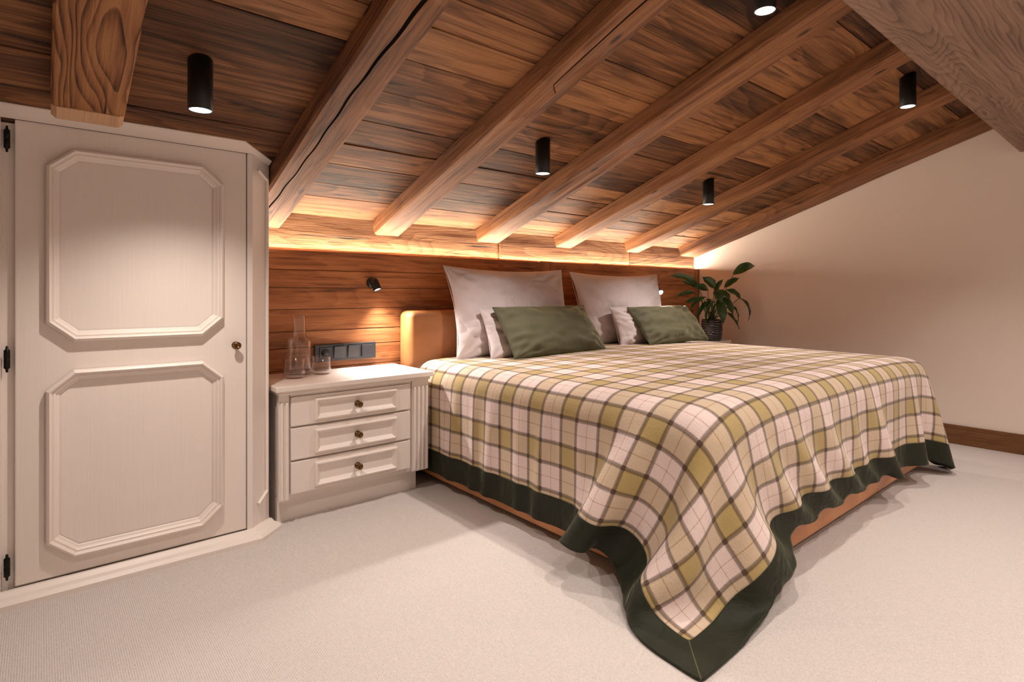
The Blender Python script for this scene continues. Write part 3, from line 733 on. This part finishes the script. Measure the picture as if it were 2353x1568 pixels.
# ---------------------------------------------------------------- reading lamps
def reading_lamp(x,z,label,aim):
    t=thing('wall_lamp',label,'lamp',(x,YP,z),None,'reading lamps on the panelling')
    me=lathe_mesh('wall_rose',[(0,0),(.026,0),(.026,.004),(.022,.012),(.012,.018),(0,.018)],28); me.transform(Matrix.Rotation(math.pi/2,4,'X'))
    link('wall_rose',me,M['black'],t)
    d=Vector(aim).normalized()
    q=Vector((0,0,-1)).rotation_difference(d)
    h=lathe_mesh('lamp_head',[(0,.030),(.012,.030),(.019,.024),(.021,.015),(.021,-.030),(.0195,-.032),(.0185,-.028),(.0180,-.020),(0,-.018)],28)
    o=link('lamp_head',h,M['black'],t,(0,-.045,-.008)); o.rotation_mode='QUATERNION'; o.rotation_quaternion=q
    me=lathe_mesh('lens',[(0,-.0265),(.012,-.0265),(.017,-.024),(.0175,-.020)],24)
    link('lens',me,M['lens'],o)
    l=bpy.data.lights.new('reading_light','SPOT'); l.energy=LAMP_W; l.color=LAMP_C; l.spot_size=math.radians(118); l.spot_blend=.9; l.shadow_soft_size=.012
    lo=bpy.data.objects.new('reading_light',l); COL.objects.link(lo); lo.parent=t; lo.location=Vector((0,-.045,-.008))+d*.036; lo.rotation_mode='QUATERNION'; lo.rotation_quaternion=q
reading_lamp(1.278,.968,'small black reading lamp lit on the panelling above the socket plate',(.22,-.42,-.95))
reading_lamp(3.640,.940,'small black reading lamp lit on the panelling beside the potted plant',(-.42,-.80,-.42))
# ---------------------------------------------------------------- ceiling spotlights
def spot(x,y,label):
    z=ZC(y)
    t=thing('ceiling_spotlight',label,'spotlight',(x,y,z),None,'cylindrical ceiling spotlights')
    zb=-.141; r=.0325
    me=lathe_mesh('housing',[(0,-.004),(r,-.004),(r,zb+.001),(r-.001,zb),(r-.0035,zb),(r-.0035,zb+.018),(0,zb+.019)],36)
    # slanted top follows the ceiling slope
    for v in me.vertices:
        if v.co.z>-.01: v.co.z=-.001-K*v.co.y
    link('housing',me,M['black'],t)
    me=lathe_mesh('reflector',[(r-.0040,zb+.0015),(r-.010,zb+.010),(r-.018,zb+.016),(0,zb+.0165)],36)
    link('reflector',me,M['reflector'],t)
    l=bpy.data.lights.new('spot_beam','SPOT'); l.energy=SPOT_W*(1.7 if y<0 else 1); l.color=WARM; l.spot_size=math.radians(118); l.spot_blend=1.0; l.shadow_soft_size=.018
    lo=bpy.data.objects.new('spot_beam',l); COL.objects.link(lo); lo.parent=t; lo.location=(0,0,zb-.002)
LX=(.350,1.690,3.030); 
names={(0,.82):'black cylinder ceiling spotlight in front of the purlin on the wardrobe side, outside the photo',(0,1.81):'black cylinder ceiling spotlight above the wardrobe door',(1,1.81):'black cylinder ceiling spotlight above the left white pillow',
(2,1.81):'smallest black cylinder ceiling spotlight, above the right-hand pillows and plant',(1,.82):'black ceiling spotlight cut by the top edge of the photo',
(2,.82):'black cylinder ceiling spotlight beside the big grey-brown purlin'}
for y in (1.81,.82,-.17,-1.16):  # the rearmost row is unseen, added to lift the room's bounce light
    for i,x in enumerate(LX):
        spot(x if y!=.82 or i<2 else 3.066,y,names.get((i,y),'black ceiling spotlight outside the photo, %s row behind purlin, %s'%('first' if y>-1 else 'added fill',('wardrobe side','middle','plaster side')[i])))
# ---------------------------------------------------------------- light strip behind the panelling's top
ls=box('light_strip',.70,XR-.004,YP+.026,YP+.040,1.080,1.088,M['strip']); tag(ls,'warm glowing light strip tucked behind the top of the panelling','light strip')
al=bpy.data.lights.new('strip_light','AREA'); al.shape='RECTANGLE'; al.size=XR-.72; al.size_y=.016; al.energy=STRIP_W; al.color=STRIP_C
ao=bpy.data.objects.new('strip_light',al); COL.objects.link(ao); ao.location=((XR+.70)/2,YP+.032,1.114); ao.rotation_euler=(math.pi+.60,0,0); ao.parent=None
# ================================================================ BED
bed=thing('bed','wide double bed with tan leather base and headboard','bed',(2.5,1.7,0))
b0=Vector((2.5,1.7,0))
def rounded_box(name,x0,x1,y0,y1,z0,z1,r,bulge=0,cuts=(24,24,6),wr=0,seed=0):
    bm=bm_new(); bm_box(bm,x0,x1,y0,y1,z0,z1)
    bmesh.ops.bevel(bm,geom=[e for e in bm.edges if abs(e.verts[0].co.z-e.verts[1].co.z)>.01],offset=.085,segments=8,profile=.5,affect='EDGES')
    bmesh.ops.bevel(bm,geom=[e for e in bm.edges if abs(e.verts[0].co.z-e.verts[1].co.z)<.001 and e.is_manifold and abs(e.calc_face_angle(0))>1.0],offset=r,segments=5,profile=.5,affect='EDGES')
    bmesh.ops.subdivide_edges(bm,edges=[e for e in bm.edges if e.calc_length()>.12],cuts=14,use_grid_fill=True)
    zc=(z0+z1)/2;hz=(z1-z0)/2;xc=(x0+x1)/2;yc=(y0+y1)/2
    for v in bm.verts:
        n=Vector((v.co.x-xc,v.co.y-yc,0)); k=max(0,1-((v.co.z-zc)/hz)**2)
        if n.length>0:
            sx=1 if abs(v.co.x-x0)<r or abs(v.co.x-x1)<r else 0
            sy=1 if abs(v.co.y-y0)<r or abs(v.co.y-y1)<r else 0
            a=bulge*k+wr*noise.noise(v.co*5+Vector((seed,0,0)))*k
            if sx: v.co.x+=math.copysign(a,n.x)
            if sy: v.co.y+=math.copysign(a,n.y)
    return bm_mesh(bm,name,smooth=True)
me=rounded_box('base',1.442,3.558,.868,2.56,.022,.285,.035,.008,wr=.005)
me.transform(Matrix.Translation(-b0)); link('base',me,M['leather_base'],bed)
bm=bm_new(); bm_box(bm,1.50,3.50,.93,2.56,0,.03); bmesh.ops.translate(bm,verts=bm.verts,vec=-b0); link('plinth',bm_mesh(bm,'plinth'),M['black'],bed)
me=rounded_box('mattress',1.455,3.545,.885,2.50,.285,.548,.06,.0)
me.transform(Matrix.Translation(-b0)); link('mattress',me,M['cotton'],bed)
def hb():
    bm=bm_new(); bm_box(bm,1.425,3.575,2.50,2.628,.03,.826)
    bmesh.ops.bevel(bm,geom=[e for e in bm.edges],offset=.034,segments=6,profile=.5,affect='EDGES')
    return bm_mesh(bm,'headboard',smooth=True)
me=hb(); me.transform(Matrix.Translation(-b0)); link('headboard',me,M['leather'],bed)
# ---------------------------------------------------------------- plaid bedspread: cloth settled over the bed
P3,xs3,ys3=drape()
nx3,ny3=len(xs3),len(ys3)
bs=thing('bedspread','green and cream plaid wool bedspread with dark green velvet border draped over the bed','bedspread',(2.5,1.7,.565))
nb=4
def cloth_part(name,sel,mat):
    idx={};v=[];f=[];uv=[]
    for i in range(nx3-1):
        for j in range(ny3-1):
            if sel(i,j):
                q=[]
                for a,b in ((i,j),(i+1,j),(i+1,j+1),(i,j+1)):
                    if (a,b) not in idx: idx[(a,b)]=len(v); p=P3[a,b]; v.append((p[0]-2.5,p[1]-1.7,p[2]-.565)); uv.append((xs3[a]-xs3[0],ys3[b]-ys3[0]))
                    q.append(idx[(a,b)])
                f.append(tuple(q))
    me=pydata(name,v,f,True)
    ul=me.uv_layers.new(name='threads')
    for lp in me.loops: ul.data[lp.index].uv=uv[lp.vertex_index]
    o=link(name,me,mat,bs)
    m=o.modifiers.new('Subsurf','SUBSURF'); m.levels=2; m.render_levels=2; m.uv_smooth='PRESERVE_BOUNDARIES'
    so=o.modifiers.new('Solidify','SOLIDIFY'); so.thickness=.007; so.offset=-1 if name=='plaid_panel' else -1
    return o
inn=lambda i,j: nb<=i<nx3-1-nb and j>=nb
cloth_part('plaid_panel',inn,M['plaid'])
cloth_part('velvet_border',lambda i,j: not inn(i,j),M['velvet_dark'])
# ================================================================ PILLOWS
def pillow(name,label,cat,cx,yb,zb,w,h,t,lean,rz=0,mat=None,group=None,seed=0,pinch=.045,gather=0,sag=.0,roll=0,piping=None):
    n=52; v=[];f=[]
    def shape(u,q,s):
        x=w/2*u*(1-pinch*(1-q*q)**1.0); z=h/2*q*(1-pinch*1.2*(1-u*u)**1.0)
        prof=((1-abs(u)**2.4)*(1-abs(q)**2.4))
        y=s*t/2*max(prof,0)**.5
        e=1-max(abs(u),abs(q))
        nz=noise.noise(Vector((u*2.2+seed,q*2.2,s*3)))*.018+noise.noise(Vector((u*5+seed,q*5,s*3+8)))*.008+(abs(noise.noise(Vector((u*4+q*3+seed,q*6-u*2,s*3+4))))-.2)*(-.020 if not gather else 0)
        y+=nz*min(1,e*5)*s
        # soft creases running in from the corners
        for cu in (-1,1):
            for cq in (-1,1):
                du,dq=(u-cu),(q-cq); r=math.hypot(du,dq); a=math.atan2(dq,du)
                y+=s*.0045*math.sin(a*11+seed+cu)*math.exp(-((r-.45)/.3)**2)
        if gather:
            k=math.exp(-(1+u)*6)+ .6*math.exp(-(1-u)*7)
            y+=s*gather*k*math.sin(q*17+math.sin(q*5+seed)*1.2)*min(1,e*9)
            k2=math.exp(-(1+q)*5)
            y+=s*gather*.5*k2*math.sin(u*19+seed)*min(1,e*9)
        z-=sag*(1-q)*.5*0
        return (x,y,z+h/2)
    for s in (-1,1):
        for i in range(n+1):
            for j in range(n+1):
                u=-1+2*i/n; q=-1+2*j/n
                u=math.copysign(abs(math.sin(u*math.pi/2))**.85,u); q=math.copysign(abs(math.sin(q*math.pi/2))**.85,q)
                v.append(shape(u,q,s))
    N=(n+1)**2
    for s in (0,1):
        for i in range(n):
            for j in range(n):
                a=s*N+i*(n+1)+j; qd=(a,a+n+1,a+n+2,a+1); f.append(qd if s==0 else qd[::-1])
    me=pydata(name,v,f,True); bm=bmesh.new(); bm.from_mesh(me); bmesh.ops.remove_doubles(bm,verts=bm.verts,dist=1e-5); bmesh.ops.recalc_face_normals(bm,faces=bm.faces); bm.to_mesh(me); bm.free()
    for p in me.polygons:p.use_smooth=True
    if piping:
        t_=thing(name,label,cat,(cx,yb,zb),(-lean,roll,rz),group)
        link('cover',me,mat,t_)
        ring=[]
        for k in range(4):
            for i in range(20):
                a=-1+2*i/20
                u,q=((a,-1),(1,a),(-a,1),(-1,-a))[k]
                x,y,z=shape(u,q,1); ring.append((x,0,z))
        ring.append(ring[0]); link('piping',tube('piping',ring,.0032,6,False),piping,t_)
        return t_
    o=link(name,me,mat,None,(cx,yb,zb),(-lean,roll,rz)); tag(o,label,cat,group)
    return o
R_=math.radians
pillow('pillow','large white pillow leaning on the headboard nearest the cabinet','pillow',2.02,2.335,.575,.86,.50,.17,R_(14),0,M['cotton'],seed=1.3,pinch=.085)
pillow('pillow','small white pillow hidden behind the green cushion nearest the cabinet','pillow',2.06,2.205,.582,.70,.272,.12,R_(22),0,M['cotton'],seed=5.1,pinch=.05)
pillow('cushion','olive green velvet cushion nearest the cabinet, in front of white pillows','cushion',2.09,2.075,.600,.67,.30,.13,R_(36),0,M['velvet'],group='velvet cushions on the bed',seed=2.2,pinch=.035,gather=.009,piping=M['velvet_dark'])
pillow('pillow','large white pillow leaning on the headboard nearest the plant','pillow',2.95,2.335,.575,.82,.49,.18,R_(14),R_(-5),M['cotton'],seed=7.7,pinch=.085)
pillow('pillow','small white pillow hidden behind the green cushion nearest the plant','pillow',3.04,2.205,.582,.67,.262,.14,R_(20),R_(0),M['cotton'],seed=3.4,pinch=.05)
pillow('cushion','paler lit olive green velvet cushion nearest the potted plant','cushion',3.15,2.075,.600,.65,.285,.13,R_(38),0,M['velvet'],group='velvet cushions on the bed',seed=9.2,pinch=.035,gather=.009,piping=M['velvet_dark'])
# ================================================================ PLANT
plant=thing('potted_plant','leafy dark green plant in a dark glazed pot beside the bed','plant',(3.95,2.33,.553))
me=lathe_mesh('pot',[(0,0),(.062,0),(.070,.006),(.076,.05),(.077,.10),(.076,.150),(.074,.158),(.069,.158),(.068,.150),(.068,.135),(0,.135)],36); link('pot',me,M['pot'],plant,(0,0,.001))
me=lathe_mesh('soil',[(0,.142),(.04,.141),(.067,.137)],24); link('soil',me,M['soil'],plant,(0,0,.001))
RH=Vector((.767,-.642,0)); FH=Vector((.642,.767,0))
def leaf(a0,h0,a1,h1,dep0,dep1,wd,droop,rollv=0,twist=0):
    """leaf blade from (a0,h0) to (a1,h1): a = metres to the picture's right of the pot's axis, h = height above the cabinet top, dep = away from the camera"""
    p0=RH*a0+FH*dep0+Vector((0,0,h0)); p1=RH*a1+FH*dep1+Vector((0,0,h1))
    ax=(p1-p0); L=ax.length; ax.normalize()
    side=ax.cross(Vector((0,0,1)))
    if side.length<.2: side=RH.copy()
    side.normalize(); side=(Matrix.Rotation(rollv,3,ax)@side); up=side.cross(ax)
    n=9; v=[];f=[]
    for i in range(n+1):
        t=i/n; wv=wd*math.sin(math.pi*min(1,(t*.97+.03))**.78)**.9 if t<1 else 0.0005
        c=ax*(L*t)+up*(droop*L*4*t*(1-t))
        for k,(s_,fold) in enumerate(((-1,1),(-.55,.5),(0,0),(.55,.5),(1,1))):
            v.append(c+side*(wv*.5*s_)+up*(wv*.22*fold+.004*math.sin(t*14+s_*2)*abs(s_)))
    for i in range(n):
        for k in range(4): a=i*5+k; f.append((a,a+5,a+6,a+1))
    me=pydata('leaf',[tuple(x) for x in v],f,True)
    o=link('leaf',me,M['leaf'],plant,tuple(p0)); return p0
def stem(p0,root):
    mid=(Vector(root)*.45+p0*.55)+Vector((0,0,.02)); pts=[]
    for i in range(8):
        t=i/7; pts.append((1-t)**2*Vector(root)+2*t*(1-t)*mid+t*t*p0)
    link('stem',tube('stem',pts,[.0032-.0012*i/7 for i in range(8)],6),M['stem'],plant)
LV=[(.165,.505,.345,.572,0,.03,.075,.22,1.0),(.105,.405,.225,.478,.02,.03,.052,.12,.9),(-.115,.425,-.335,.492,0,.02,.085,.10,.5),
(.01,.400,-.085,.485,-.03,-.02,.080,.10,.8),(.11,.385,.225,.300,0,.0,.060,.14,.9),(.215,.325,.285,.145,0,.02,.055,.16,.9),(.135,.270,.195,.135,-.02,0,.045,.14,.8),
(.09,.215,.195,.085,-.05,-.04,.060,.05,.6),(-.12,.365,-.265,.320,.03,.05,.05,.1,.7),(-.06,.33,-.185,.215,-.04,-.06,.06,.12,.8),(-.02,.30,-.14,.15,-.06,-.08,.075,.10,.9),
(.0,.30,-.07,.12,-.07,-.10,.075,.12,.9),(.02,.31,.05,.13,-.07,-.10,.075,.12,.8),(.05,.33,.13,.19,-.05,-.08,.07,.12,.8),(.02,.37,.085,.47,.0,-.01,.045,.05,.9),
(-.03,.38,-.16,.40,.0,-.03,.07,.15,.7),(.03,.36,.11,.30,-.06,-.08,.075,.15,.7),(-.03,.31,-.10,.23,-.08,-.12,.07,.10,.8),(.0,.38,.03,.29,-.07,-.11,.075,.15,.7),
(-.09,.395,-.22,.45,.04,.07,.06,.10,.7),(.05,.35,.14,.36,.04,.07,.06,.12,.7),(-.08,.30,-.2,.28,.02,.03,.055,.12,.8),(.03,.28,.09,.17,.03,.04,.06,.12,.8),(-.02,.27,-.06,.10,-.05,-.075,.06,.1,.8)]
for i,(a0,h0,a1,h1,d0,d1,wd,dr_,rv) in enumerate(LV):
    p0=leaf(a0,h0,a1,h1,d0,d1,wd,dr_,rv)
    stem(p0,(random.uniform(-.03,.03),random.uniform(-.03,.03),.14))
